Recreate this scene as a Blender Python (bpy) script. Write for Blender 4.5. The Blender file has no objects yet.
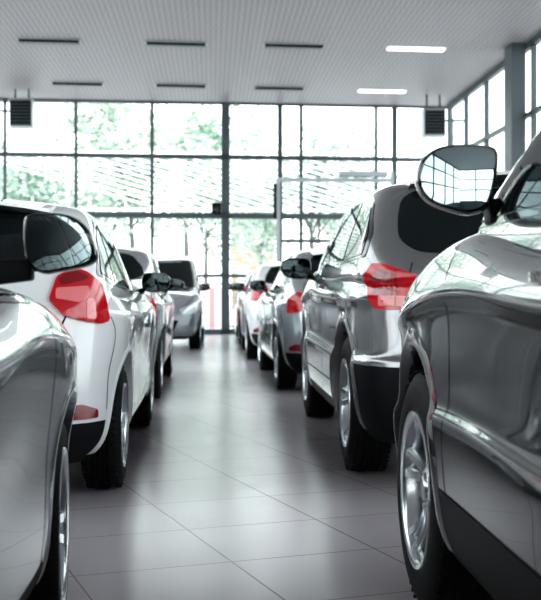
import bpy, bmesh, math, random
from mathutils import Vector, Matrix
from mathutils.bvhtree import BVHTree
from mathutils.geometry import delaunay_2d_cdt
from mathutils.interpolate import poly_3d_calc
random.seed(7)
PI = math.pi
COL = bpy.context.scene.collection

# ------------------------------------------------------------------ camera
F = 1100.0; HC = 1.03; HY = 290.0
TH = math.atan(58.5 / F)
FWD = Vector((math.sin(TH), math.cos(TH), 0)); RGT = Vector((math.cos(TH), -math.sin(TH), 0))
def ray(px, py):
    return FWD + RGT * ((px - 270.5) / F) + Vector((0, 0, 1)) * ((HY - py) / F)
def at_y(px, py, Y):
    d = ray(px, py); return Vector((0, 0, HC)) + d * (Y / d.y)
def at_z(px, py, Z):
    d = ray(px, py); return Vector((0, 0, HC)) + d * ((Z - HC) / d.z)

cam_d = bpy.data.cameras.new('camera'); cam = bpy.data.objects.new('camera', cam_d); COL.objects.link(cam)
cam_d.sensor_fit = 'HORIZONTAL'; cam_d.sensor_width = 36; cam_d.lens = 36 * F / 541
cam_d.shift_y = -(300 - HY) / 541
cam.location = (0, 0, HC); cam.rotation_euler = (PI / 2, 0, -TH)
cam_d.clip_start = .05; cam_d.clip_end = 400
cam_d.dof.use_dof = True; cam_d.dof.focus_distance = 4.2; cam_d.dof.aperture_fstop = 5.6
bpy.context.scene.camera = cam

# ------------------------------------------------------------------ materials
def mat(name, col, rough=.5, metal=0, coat=0, spec=.5, emis=None, es=1, alpha=None, coatr=.03):
    m = bpy.data.materials.new(name); m.use_nodes = True
    b = m.node_tree.nodes['Principled BSDF']
    b.inputs['Base Color'].default_value = (*col, 1)
    b.inputs['Roughness'].default_value = rough; b.inputs['Metallic'].default_value = metal
    b.inputs['Coat Weight'].default_value = coat; b.inputs['Coat Roughness'].default_value = coatr
    b.inputs['Specular IOR Level'].default_value = spec
    if emis: b.inputs['Emission Color'].default_value = (*emis, 1); b.inputs['Emission Strength'].default_value = es
    return m
def paint(name, col, metal=.65, rough=.28):
    m = mat(name, col, rough, metal, 1.0, .5, coatr=.02)
    nt = m.node_tree; b = nt.nodes['Principled BSDF']
    n = nt.nodes.new('ShaderNodeTexNoise'); n.inputs['Scale'].default_value = 900
    tc = nt.nodes.new('ShaderNodeTexCoord'); nt.links.new(tc.outputs['Object'], n.inputs['Vector'])
    mx = nt.nodes.new('ShaderNodeMix'); mx.data_type = 'RGBA'
    mx.inputs['A'].default_value = (*[c * .88 for c in col], 1); mx.inputs['B'].default_value = (*[min(1, c * 1.12) for c in col], 1)
    nt.links.new(n.outputs['Fac'], mx.inputs['Factor']); nt.links.new(mx.outputs['Result'], b.inputs['Base Color'])
    return m
M = {}
M['dgrey'] = paint('dark_grey_metallic_paint', (.058, .061, .066), .62, .2)
M['sgrey'] = paint('silver_grey_metallic_paint', (.23, .23, .237), .62, .2)
M['lgrey'] = paint('pale_blue_grey_metallic_paint', (.47, .51, .54), .62, .2)
M['silver'] = paint('silver_metallic_paint', (.50, .53, .55), .62, .2)
M['mid'] = paint('grey_metallic_paint', (.36, .38, .40), .62, .2)
M['white'] = mat('white_paint', (.80, .82, .84), .35, 0, 1, .5, coatr=.02)
M['black'] = mat('black_plastic', (.005, .0055, .006), .5, spec=.2)
M['bgloss'] = mat('black_gloss', (.008, .009, .01), .12, 0, .5)
M['glass'] = mat('tinted_glass', (.008, .012, .013), .02, 0, 0, .4)
M['seam'] = mat('dark_seam', (.02, .022, .025), .8, spec=.1)
M['tyre'] = mat('tyre_rubber', (.006, .006, .0065), .65, spec=.22)
M['rim'] = mat('alloy', (.62, .65, .67), .22, .85, .4)
M['disc'] = mat('brake_steel', (.16, .16, .17), .4, .9)
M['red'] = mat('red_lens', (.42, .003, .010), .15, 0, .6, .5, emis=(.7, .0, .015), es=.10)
M['pink'] = mat('pale_lens', (.70, .20, .21), .15, 0, .6, .5, emis=(1, .3, .3), es=.06)
M['dred'] = mat('dark_red_lens', (.22, .002, .008), .12, 0, 1)
M['clear'] = mat('headlight_lens', (.62, .68, .7), .08, .3, 1)
M['chrome'] = mat('chrome', (.8, .82, .84), .06, 1)
M['mirror'] = mat('mirror_glass', (.30, .37, .385), .0, 1)
M['dmirror'] = mat('shaded_mirror_glass', (.035, .045, .048), .02, 1)  # near-black tint puts a dark reflection into the glass colour
M['steel'] = mat('painted_steel', (.085, .105, .115), .45)
M['lsteel'] = mat('light_steel', (.5, .53, .55), .4, .3)
M['plate'] = mat('plate_white', (.8, .8, .8), .4)

def glazing():
    m = bpy.data.materials.new('window_glass'); m.use_nodes = True; nt = m.node_tree; nt.nodes.clear()
    o = nt.nodes.new('ShaderNodeOutputMaterial'); t = nt.nodes.new('ShaderNodeBsdfTransparent'); g = nt.nodes.new('ShaderNodeBsdfGlossy')
    t.inputs[0].default_value = (.96, .985, .98, 1); g.inputs['Roughness'].default_value = 0
    fr = nt.nodes.new('ShaderNodeFresnel'); fr.inputs[0].default_value = 1.35
    mx = nt.nodes.new('ShaderNodeMixShader')
    ml = nt.nodes.new('ShaderNodeMath'); ml.operation = 'MULTIPLY'; ml.inputs[1].default_value = .35; nt.links.new(fr.outputs[0], ml.inputs[0]); nt.links.new(ml.outputs[0], mx.inputs[0]); nt.links.new(t.outputs[0], mx.inputs[1]); nt.links.new(g.outputs[0], mx.inputs[2])
    nt.links.new(mx.outputs[0], o.inputs[0]); return m
M['pane'] = glazing()

def node_mat_floor():
    m = mat('floor_tile', (.3, .29, .31), .2); nt = m.node_tree; b = nt.nodes['Principled BSDF']; L = nt.links.new
    g = nt.nodes.new('ShaderNodeNewGeometry')
    mp = nt.nodes.new('ShaderNodeMapping'); mp.vector_type = 'POINT'
    # tile rows run 17.7 degrees left of the aisle
    a = math.radians(20.7) - TH
    v = at_z(231.6, 561.7, 0)
    c, s = math.cos(-a), math.sin(-a)
    rx, ry = c * v.x - s * v.y, s * v.x + c * v.y
    mp.inputs['Rotation'].default_value = (0, 0, -a); mp.inputs['Location'].default_value = (-rx + 60, -ry + 60, 0)
    L(g.outputs['Position'], mp.inputs['Vector'])
    sp = nt.nodes.new('ShaderNodeSeparateXYZ'); L(mp.outputs[0], sp.inputs[0])
    def mth(op, a_, b_=None, c_=None):
        n = nt.nodes.new('ShaderNodeMath'); n.operation = op
        for i, q in enumerate((a_, b_, c_)):
            if q is None: continue
            if isinstance(q, (int, float)): n.inputs[i].default_value = q
            else: L(q, n.inputs[i])
        return n.outputs[0]
    def line(o):
        f = mth('FRACT', mth('DIVIDE', o, .6))
        d = mth('MULTIPLY', mth('MINIMUM', f, mth('SUBTRACT', 1, f)), .6)
        n = nt.nodes.new('ShaderNodeMapRange'); n.inputs['From Min'].default_value = .002; n.inputs['From Max'].default_value = .0045
        L(d, n.inputs['Value']); return n.outputs[0]
    k = mth('MULTIPLY', line(sp.outputs[0]), line(sp.outputs[1]))
    fl = nt.nodes.new('ShaderNodeVectorMath'); fl.operation = 'DIVIDE'; fl.inputs[1].default_value = (.6, .6, 1); L(mp.outputs[0], fl.inputs[0])
    ff = nt.nodes.new('ShaderNodeVectorMath'); ff.operation = 'FLOOR'; L(fl.outputs[0], ff.inputs[0])
    wn = nt.nodes.new('ShaderNodeTexWhiteNoise'); L(ff.outputs[0], wn.inputs['Vector'])
    no = nt.nodes.new('ShaderNodeTexNoise'); no.inputs['Scale'].default_value = 2.2; no.inputs['Detail'].default_value = 6; L(g.outputs['Position'], no.inputs['Vector'])
    val = mth('ADD', mth('MULTIPLY', wn.outputs['Value'], .10), mth('MULTIPLY', no.outputs['Fac'], .25))
    r = nt.nodes.new('ShaderNodeMix'); r.data_type = 'RGBA'
    r.inputs['A'].default_value = (.50, .465, .49, 1); r.inputs['B'].default_value = (.66, .62, .65, 1); L(val, r.inputs['Factor'])
    r2 = nt.nodes.new('ShaderNodeMix'); r2.data_type = 'RGBA'; r2.inputs['A'].default_value = (.22, .21, .22, 1)
    L(k, r2.inputs['Factor']); L(r.outputs['Result'], r2.inputs['B']); L(r2.outputs['Result'], b.inputs['Base Color'])
    rr = nt.nodes.new('ShaderNodeMapRange'); rr.inputs['To Min'].default_value = .19; rr.inputs['To Max'].default_value = .28
    L(no.outputs['Fac'], rr.inputs['Value']); L(rr.outputs[0], b.inputs['Roughness'])
    b.inputs['Specular IOR Level'].default_value = 1.0
    bp = nt.nodes.new('ShaderNodeBump'); bp.inputs['Strength'].default_value = .3; bp.inputs['Distance'].default_value = .002
    L(k, bp.inputs['Height']); L(bp.outputs[0], b.inputs['Normal'])
    return m
def node_mat_ceiling():
    m = mat('perforated_ceiling', (.6, .6, .6), .5); nt = m.node_tree; b = nt.nodes['Principled BSDF']; L = nt.links.new
    g = nt.nodes.new('ShaderNodeNewGeometry'); sp = nt.nodes.new('ShaderNodeSeparateXYZ'); L(g.outputs['Position'], sp.inputs[0])
    def mth(op, a_, b_=None):
        n = nt.nodes.new('ShaderNodeMath'); n.operation = op
        for i, q in enumerate((a_, b_)):
            if q is None: continue
            if isinstance(q, (int, float)): n.inputs[i].default_value = q
            else: L(q, n.inputs[i])
        return n.outputs[0]
    sx = mth('SINE', mth('MULTIPLY', sp.outputs[0], 2 * PI / .09)); sy = mth('SINE', mth('MULTIPLY', sp.outputs[1], 2 * PI / .5))
    v = mth('MULTIPLY', mth('ADD', mth('MULTIPLY', sx, mth('ADD', mth('MULTIPLY', sy, .3), .7)), 1), .5)
    r = nt.nodes.new('ShaderNodeMix'); r.data_type = 'RGBA'; L(v, r.inputs['Factor'])
    r.inputs['A'].default_value = (.27, .245, .253, 1); r.inputs['B'].default_value = (.43, .40, .41, 1)
    L(r.outputs['Result'], b.inputs['Base Color'])
    bp = nt.nodes.new('ShaderNodeBump'); bp.inputs['Strength'].default_value = .4; bp.inputs['Distance'].default_value = .01
    L(v, bp.inputs['Height']); L(bp.outputs[0], b.inputs['Normal'])
    return m
M['floor'] = node_mat_floor(); M['ceiling'] = node_mat_ceiling()

# ------------------------------------------------------------------ object helpers
def link(name, me, parent=None):
    o = bpy.data.objects.new(name, me); COL.objects.link(o)
    if parent is not None: o.parent = parent
    return o
def obj(name, bm, mats, parent=None, smooth=False, sharp=None, kind=None):
    me = bpy.data.meshes.new(name); bm.to_mesh(me); bm.free()
    if not isinstance(mats, (list, tuple)): mats = [mats]
    for m in mats: me.materials.append(m)
    if smooth:
        me.polygons.foreach_set('use_smooth', [True] * len(me.polygons))
        if sharp: me.set_sharp_from_angle(angle=math.radians(sharp))
    o = link(name, me, parent)
    if kind: o['kind'] = kind
    return o
def tag(o, label, cat, group=None, kind=None):
    o['label'] = label; o['category'] = cat
    if group: o['group'] = group
    if kind: o['kind'] = kind
    return o
def empty(name, loc, rz=0):
    o = link(name, None); o.location = loc; o.rotation_euler = (0, 0, rz); o.empty_display_size = .3; return o
def box(bm, c, s, rz=0, mi=0, rx=0):
    m = Matrix.Translation(c) @ Matrix.Rotation(rz, 4, 'Z') @ Matrix.Rotation(rx, 4, 'X') @ Matrix.Diagonal((s[0], s[1], s[2], 1))
    r = bmesh.ops.create_cube(bm, size=1, matrix=m)
    for v in r['verts']:
        for f in v.link_faces: f.material_index = mi
    return r['verts']
def bar(bm, a, b, w, d, mi=0):
    a, b = Vector(a), Vector(b); L = (b - a).length
    q = (b - a).to_track_quat('Z', 'Y').to_matrix().to_4x4()
    r = bmesh.ops.create_cube(bm, size=1, matrix=Matrix.Translation((a + b) / 2) @ q @ Matrix.Diagonal((w, d, L, 1)))
    for v in r['verts']:
        for f in v.link_faces: f.material_index = mi
def bevel(bm, w, seg=2):
    bmesh.ops.bevel(bm, geom=bm.edges[:], offset=w, segments=seg, affect='EDGES', profile=.5, clamp_overlap=True)
def rings(bm, rs, cap0=True, cap1=True, mi=0, closed=True):
    V = [[bm.verts.new(p) for p in r] for r in rs]; n = len(V[0])
    for a, b in zip(V, V[1:]):
        for i in range(n if closed else n - 1):
            j = (i + 1) % n
            f = bm.faces.new((a[i], a[j], b[j], b[i])); f.material_index = mi
    if cap0: bm.faces.new(V[0][::-1]).material_index = mi
    if cap1: bm.faces.new(V[-1]).material_index = mi
    return V
def lathe_x(bm, prof, n=48, mi=0, closed=False):
    """profile of (x, r) turned about the X axis"""
    pr = prof + [prof[0]] if closed else prof
    V = []
    for (x, r) in (prof):
        V.append([bm.verts.new((x, r * math.cos(2 * PI * k / n), r * math.sin(2 * PI * k / n))) for k in range(n)])
    m = len(prof)
    for i in range(m if closed else m - 1):
        a, b = V[i], V[(i + 1) % m]
        for k in range(n):
            j = (k + 1) % n
            f = bm.faces.new((a[k], b[k], b[j], a[j])); f.material_index = mi
    return V
def fixn(bm): bmesh.ops.recalc_face_normals(bm, faces=bm.faces[:])

# ------------------------------------------------------------------ wheels
def wheel_meshes(R, RR, W, style):
    """outer face towards +x at x=0; returns (tyre, rim, disc) meshes"""
    out = []
    bm = bmesh.new()
    s = .012
    prof = [(-.02, RR - .012), (-.004, RR + .003), (.0, RR + .03), (-.002, (R + RR) / 2 + .01), (-.012, R - .03), (-.026, R - .008), (-.040, R)]
    t0, t1 = -.040, -W + .040; ng = 4
    grooves = [t0 + (t1 - t0) * (i + 1) / (ng + 1) for i in range(ng)]
    for g in grooves:
        prof += [(g + .007, R + .001), (g + .005, R - .011), (g - .005, R - .011), (g - .007, R + .001)]
    prof += [(-W + .040, R), (-W + .026, R - .008), (-W + .012, R - .03), (-W + .002, (R + RR) / 2 + .01), (-W, RR + .03), (-W + .02, RR - .012)]
    lathe_x(bm, prof, 72); fixn(bm)
    # shoulder sipes
    for k in range(60):
        a = 2 * PI * k / 60
        for xx in (-.030, -W + .030):
            box_m = Matrix.Rotation(a, 4, 'X') @ Matrix.Translation((xx, 0, R - .003)) @ Matrix.Diagonal((.026, .013, .007, 1))
            bmesh.ops.create_cube(bm, size=1, matrix=box_m)
    me = bpy.data.meshes.new('tyre'); bm.to_mesh(me); bm.free(); me.materials.append(M['tyre'])
    me.polygons.foreach_set('use_smooth', [True] * len(me.polygons)); me.set_sharp_from_angle(angle=math.radians(40)); out.append(me)
    # rim
    bm = bmesh.new()
    lathe_x(bm, [(-.010, RR - .020), (-.001, RR - .010), (.001, RR + .002), (-.008, RR + .006), (-.02, RR + .002), (-.06, RR - .012), (-W + .03, RR - .02), (-W + .02, RR - .03),
                 (-.06, RR - .03), (-.02, RR - .024)], 64, 0, closed=True)
    hub = .075
    lathe_x(bm, [(-.030, .0001), (-.028, .030), (-.030, .034), (-.040, .040), (-.036, hub - .015), (-.045, hub), (-.07, hub + .004), (-.07, .0001)], 40)
    n, pair = style
    def spoke(a0, a1, w0, w1):
        st = []
        for i in range(7):
            t = i / 6; r = hub - .02 + (RR - .014 - hub + .02) * t
            a = a0 + (a1 - a0) * t; w = (w0 + (w1 - w0) * t) / 2
            xo = -.040 - .012 * math.sin(PI * t) + .030 * t * t
            c = Vector((0, math.cos(a), math.sin(a))) * r; tg = Vector((0, -math.sin(a), math.cos(a)))
            st.append([c + tg * w * .75 + Vector((xo, 0, 0)), c - tg * w * .75 + Vector((xo, 0, 0)), c - tg * w + Vector((xo - .010, 0, 0)), c - tg * w * .8 + Vector((xo - .035, 0, 0)),
                       c + tg * w * .8 + Vector((xo - .035, 0, 0)), c + tg * w + Vector((xo - .010, 0, 0))])
        rings(bm, st)
    for k in range(n):
        a = 2 * PI * k / n + PI / 2
        if pair: spoke(a - .10, a - .17, .030, .036); spoke(a + .10, a + .17, .030, .036)
        else: spoke(a, a, .050, .036)
        la = a + PI / n
        lathe = Matrix.Translation((-.038, math.cos(la) * .052, math.sin(la) * .052)) @ Matrix.Rotation(PI / 2, 4, 'Y')
        bmesh.ops.create_cone(bm, cap_ends=True, segments=6, radius1=.009, radius2=.007, depth=.02, matrix=lathe)
    fixn(bm)
    me = bpy.data.meshes.new('wheel'); bm.to_mesh(me); bm.free(); me.materials.append(M['rim'])
    me.polygons.foreach_set('use_smooth', [True] * len(me.polygons)); me.set_sharp_from_angle(angle=math.radians(35)); out.append(me)
    bm = bmesh.new()
    lathe_x(bm, [(-.085, .06), (-.085, RR * .72), (-.105, RR * .72), (-.105, .06)], 48, 0, closed=True)
    lathe_x(bm, [(-.13, .0001), (-.13, RR - .03)], 48, 1)
    fixn(bm)
    me = bpy.data.meshes.new('brake_disc'); bm.to_mesh(me); bm.free(); me.materials.append(M['disc']); me.materials.append(M['black']); out.append(me)
    return out

# ------------------------------------------------------------------ car body
FRT = [(0, 0), (.30, .012), (.56, .045), (.77, .11), (.91, .22), (.975, .38)]
GRT = [(0, 0), (.32, .03), (.60, .09), (.82, .17), (.95, .27), (.995, .40)]
def lerp_prof(tab, y):
    if y <= tab[0][0]: return tab[0][1]
    for (a, b), (c, d) in zip(tab, tab[1:]):
        if y <= c:
            t = (y - a) / (c - a); t = t * t * (3 - 2 * t) * .5 + t * .5
            return b + (d - b) * t
    return tab[-1][1]
def loft_half(bm, loops, nf, nr, top_fn, bot_fn):
    """loops: list of point lists (half outline front centre -> side -> rear centre, x>=0)"""
    V = {}
    def vert(p):
        return bm.verts.new(p)
    R = [[vert(p) for p in lp] for lp in loops]
    Lf = [[r if abs(r.co.x) < 1e-6 else vert((-r.co.x, r.co.y, r.co.z)) for r in row] for row in R]
    n = len(loops[0])
    for k in range(len(loops) - 1):
        for i in range(n - 1):
            bm.faces.new((R[k][i], R[k + 1][i], R[k + 1][i + 1], R[k][i + 1]))
            bm.faces.new((Lf[k][i], Lf[k][i + 1], Lf[k + 1][i + 1], Lf[k + 1][i]))
    def deck(row, rowL, fn, up):
        # rungs for indices nf-2 .. n-nr+1 (edge points)
        front = row[:nf - 2]; frontL = rowL[:nf - 2]
        rear = row[::-1][:nr - 2]; rearL = rowL[::-1][:nr - 2]
        m = nf - 2
        fr = [p.co.x for p in front]
        for side, fpts, rpts, edge in ((1, front, rear, row), (-1, frontL, rearL, rowL)):
            idx = list(range(nf - 2, n - nr + 2))
            prev = fpts; rungs = []
            for i in idx:
                e = edge[i]; w = abs(row[i].co.x); wr = abs(row[nf - 2].co.x)
                pts = []
                for j in range(m):
                    x = side * fr[j] / wr * w
                    key = (id(fn), i, j)
                    if j == 0 and key in V: pts.append(V[key]); continue
                    v = vert(fn(x, e.co.y, e.co.z, w))
                    if j == 0: V[key] = v
                    pts.append(v)
                rungs.append((pts, e))
            def quad(*vs):
                vs = list(dict.fromkeys(vs))
                if len(vs) < 3: return
                f = bm.faces.new(vs)
            p0, e0 = rungs[0]
            for j in range(m - 1): quad(fpts[j], fpts[j + 1], p0[j + 1], p0[j])
            quad(fpts[m - 1], e0, p0[m - 1])
            for (pa, ea), (pb, eb) in zip(rungs, rungs[1:]):
                for j in range(m - 1): quad(pa[j], pa[j + 1], pb[j + 1], pb[j])
                quad(pa[m - 1], ea, eb, pb[m - 1])
            pz, ez = rungs[-1]
            for j in range(m - 1): quad(pz[j], pz[j + 1], rpts[j + 1], rpts[j])
            quad(pz[m - 1], ez, rpts[m - 1])
    deck(R[-1], Lf[-1], top_fn, True); deck(R[0], Lf[0], bot_fn, False)
    fixn(bm)

def evald(o):
    dg = bpy.context.evaluated_depsgraph_get(); dg.update()
    me = bpy.data.meshes.new_from_object(o.evaluated_get(dg)); return me

def build_body(P, sub):
    W, zb = P['W'], P['zb']; yf0, yr0 = P['nose'], P['tail']
    ax = P['WB'] / 2
    ys = [yf0 - .62 + (yr0 + .62 - (yf0 - .62)) * k / 10 for k in range(11)]
    def zt(y): return lerp_prof(P['deck'], y)
    def plan(y): return 1 - P.get('barrel', .025) * abs(y / 2.2) ** 3
    loops = []
    for (f, wf, df, dr) in P['levels']:
        pts = []
        yf, yr = yf0 - df, yr0 + dr
        seq = [(xf, yf - dy * P['rf']) for xf, dy in FRT]
        seq += [(1.0, y) for y in ys]
        seq += [(xf, yr + dy * P['rr']) for xf, dy in FRT[::-1]]
        for k, (xf, y) in enumerate(seq):
            w = W * wf * plan(y)
            if xf > .9:
                for a in (ax, -ax): w += P['flare'] * math.exp(-((y - a) / .34) ** 2) * math.exp(-((f - .45) / .35) ** 2)
            b = zb + .05 * max(0, abs(y) - 1.5)
            z = b + f * (zt(y) - b)
            pts.append((xf * w, y, z))
        loops.append(pts)
    bm = bmesh.new()
    cr = P.get('crown', .045)
    loft_half(bm, loops, 6, 6, lambda x, y, z, w: (x, y, z + cr * (1 - (x / w) ** 2)), lambda x, y, z, w: (x, y, z))
    tub = obj('tub_tmp', bm, [P['paint'], M['black']])
    md = tub.modifiers.new('s', 'SUBSURF'); md.levels = sub; md.render_levels = sub
    me = evald(tub); bpy.data.objects.remove(tub)
    tub = link('tub_tmp', me)
    if P.get('arches', True):
        bm = bmesh.new()
        for a in (ax, -ax):
            for s in (1, -1):
                Ra = P['Ra']; m = Matrix.Translation((s * (W + .02), a, P['R'] + P.get('arch_dz', .01))) @ Matrix.Rotation(PI / 2, 4, 'Y')
                bmesh.ops.create_cone(bm, cap_ends=True, segments=96, radius1=Ra, radius2=Ra, depth=.62, matrix=m)
        for f in bm.faces: f.material_index = 1
        cut = obj('cut_tmp', bm, [P['paint'], M['black']])
        md = tub.modifiers.new('b', 'BOOLEAN'); md.operation = 'DIFFERENCE'; md.solver = 'EXACT'; md.object = cut
        me = evald(tub); bpy.data.objects.remove(tub); bpy.data.objects.remove(cut)
        tub = link('tub_tmp', me)
    bm = bmesh.new(); bm.from_mesh(tub.data); bpy.data.objects.remove(tub)
    # greenhouse
    g = bmesh.new(); gl = []
    GH = P['gh']; n = len(GH)
    yc = (GH[-1][1] + GH[-1][2]) / 2
    for k, (z, yf, yr, w) in enumerate(GH):
        q = P.get('rake_round', 1.0)
        seq = [(xf, yf - dy * q) for xf, dy in GRT]
        a, b = yf - .55, yr + .42
        seq += [(1.0, a + (b - a) * i / 7) for i in range(8)]
        seq += [(xf, yr + dy * P.get('ghr', .8)) for xf, dy in GRT[::-1]]
        hl = (yf - yr) / 2; t = k / (n - 1)
        pts = []
        for (xf, y) in seq:
            dz = -P['arc'] * t * t * ((y - yc) / max(hl, .5)) ** 2
            wt = w * (1 - P.get('ghtaper', .03) * ((y - yc) / 1.5) ** 2)
            pts.append((xf * wt, y, z + dz))
        gl.append(pts)
    rc = P.get('roofcrown', .05)
    loft_half(g, gl, 6, 6, lambda x, y, z, w: (x, y, z + rc * (1 - (x / w) ** 2)), lambda x, y, z, w: (x, y, z))
    t = obj('gh_tmp', g, [P['paint'], M['black']]); md = t.modifiers.new('s', 'SUBSURF'); md.levels = sub; md.render_levels = sub
    me = evald(t); bpy.data.objects.remove(t)
    bm.from_mesh(me)
    # cut the dark lower cladding cleanly
    for (co, no) in P.get('cuts', []):
        bmesh.ops.bisect_plane(bm, geom=bm.verts[:] + bm.edges[:] + bm.faces[:], plane_co=co, plane_no=no)
    for f in bm.faces:
        c = f.calc_center_median()
        if f.material_index == 0 and P['dark'](c): f.material_index = 1
    return bm

# ------------------------------------------------------------------ patches on the body
def inpoly(p, poly):
    x, y = p; c = False; n = len(poly)
    for i in range(n):
        x1, y1 = poly[i]; x2, y2 = poly[(i + 1) % n]
        if (y1 > y) != (y2 > y) and x < (x2 - x1) * (y - y1) / (y2 - y1) + x1: c = not c
    return c
def round_poly(poly, r, seg=4):
    out = []; n = len(poly)
    for i in range(n):
        p0, p, p1 = Vector(poly[i - 1]), Vector(poly[i]), Vector(poly[(i + 1) % n])
        a = (p0 - p); b = (p1 - p); d = min(r, a.length * .45, b.length * .45)
        A = p + a.normalized() * d; B = p + b.normalized() * d
        for k in range(seg + 1):
            t = k / seg; out.append(tuple((1 - t) ** 2 * A + 2 * t * (1 - t) * p + t * t * B))
    return out
def frame(kind, ang=0):
    """U, V, D (ray direction). kinds: left side (-x), right side (+x), rear, front, top; ang turns D about z"""
    Z = Vector((0, 0, 1))
    if kind == 'right': return Vector((0, 1, 0)), Z, Vector((-1, 0, 0))
    if kind == 'left': return Vector((0, 1, 0)), Z, Vector((1, 0, 0))
    if kind == 'top': return Vector((1, 0, 0)), Vector((0, 1, 0)), Vector((0, 0, -1))
    D = Vector((0, 1, 0)) if kind == 'rear' else Vector((0, -1, 0))
    D = Matrix.Rotation(math.radians(ang), 3, 'Z') @ D
    U = Vector((1, 0, 0))
    return U, Z, D
def patch(P, poly, fr, off, thick, m, name, parent, sp=.05, rnd=.0, smooth=True, maxd=None, zoff=0):
    U, V, D = fr; bvh = P['bvh']
    if rnd: poly = round_poly(poly, rnd)
    # resample
    pts = []
    n = len(poly)
    for i in range(n):
        a, b = Vector(poly[i]), Vector(poly[(i + 1) % n]); L = (b - a).length
        if L < 1e-5: continue
        k = max(1, int(L / sp))
        for j in range(k): pts.append(a + (b - a) * j / k)
    nb = len(pts); pl = [tuple(p) for p in pts]
    xs = [p[0] for p in pl]; ys = [p[1] for p in pl]
    x = min(xs) + sp * .5
    while x < max(xs):
        y = min(ys) + sp * .5
        while y < max(ys):
            if inpoly((x, y), pl) and min((p - Vector((x, y))).length for p in pts[:nb]) > sp * .45: pts.append(Vector((x, y)))
            y += sp
        x += sp
    r = delaunay_2d_cdt([Vector(p) for p in pts], [(i, (i + 1) % nb) for i in range(nb)], [], 0, 1e-6)
    vs, fs = r[0], r[2]
    bm = bmesh.new(); bv = []
    ref = None
    co = []
    for p in vs:
        o = U * p[0] + V * p[1] - D * 6
        h = bvh.ray_cast(o, D, 12)
        if h[0] is None: co.append(None); continue
        nn = h[1]
        if nn.dot(D) > 0: nn = -nn
        cs, ns = P['nrm'][h[2]]; wt = poly_3d_calc(cs, h[0]); sn = sum((a * b for a, b in zip(ns, wt)), Vector())
        if sn.length < .1 or sn.normalized().dot(nn) < .8: sn = nn
        co.append((h[0] + nn * off, sn.normalized()))
    for c in co: bv.append(bm.verts.new(c[0]) if c else None)
    cn = {tuple(round(q, 5) for q in c[0]): c[1] for c in co if c}
    for f in fs:
        cx = sum(vs[i][0] for i in f) / len(f); cy = sum(vs[i][1] for i in f) / len(f)
        if not inpoly((cx, cy), pl): continue
        q = [bv[i] for i in f]
        if any(v is None for v in q): continue
        if maxd:
            ls = [(q[i].co - q[i - 1].co).length for i in range(len(q))]
            if max(ls) > maxd: continue
        try: fc = bm.faces.new(q)
        except ValueError: continue
        fc.normal_update()
        if fc.normal.dot(D) > 0: fc.normal_flip()
    bmesh.ops.delete(bm, geom=[v for v in bm.verts if not v.link_faces], context='VERTS')
    if not bm.faces:
        bm.free(); return None
    if thick:
        be = [e for e in bm.edges if len(e.link_faces) == 1]
        nm = {}
        for e in be:
            for v in e.verts:
                nm[v] = sum((f.normal for f in v.link_faces), Vector()).normalized()
        r = bmesh.ops.extrude_edge_only(bm, edges=be)
        new = [v for v in r['geom'] if isinstance(v, bmesh.types.BMVert)]
        kd = [(v.co.copy(), nrm) for v, nrm in nm.items()]
        loc = {tuple(round(c, 6) for c in v.co): nrm for v, nrm in nm.items()}
        for v in new:
            nrm = loc.get(tuple(round(c, 6) for c in v.co), -D)
            v.co -= nrm * thick
    o = obj(name, bm, m, parent, smooth=True)
    me = o.data; tops = [cn.get(tuple(round(q, 5) for q in v.co)) for v in me.vertices]
    ln_ = []
    for p in me.polygons:
        top = all(tops[v] is not None for v in p.vertices) and p.normal.dot(D) < 0 and p.normal.dot(tops[p.vertices[0]]) > .6
        for v in p.vertices: ln_.append(tops[v] if top else p.normal.copy())
    me.normals_split_custom_set(ln_)
    return o
def ribbon(pts, w):
    """2D polyline -> thin polygon"""
    P2 = [Vector(p) for p in pts]; L, R = [], []
    for i, p in enumerate(P2):
        a = P2[max(0, i - 1)]; b = P2[min(len(P2) - 1, i + 1)]
        t = (b - a).normalized(); nrm = Vector((-t.y, t.x)) * w / 2
        L.append(tuple(p + nrm)); R.append(tuple(p - nrm))
    return L + R[::-1]
def curve2(pts, n=6):
    """Catmull-Rom through 2D points"""
    out = []; Q = [Vector(p) for p in pts]
    for i in range(len(Q) - 1):
        p0 = Q[max(0, i - 1)]; p1 = Q[i]; p2 = Q[i + 1]; p3 = Q[min(len(Q) - 1, i + 2)]
        for k in range(n):
            t = k / n
            out.append(tuple(.5 * ((2 * p1) + (p2 - p0) * t + (2 * p0 - 5 * p1 + 4 * p2 - p3) * t * t + (3 * p1 - p0 - 3 * p2 + p3) * t ** 3)))
    out.append(tuple(Q[-1])); return out

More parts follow.
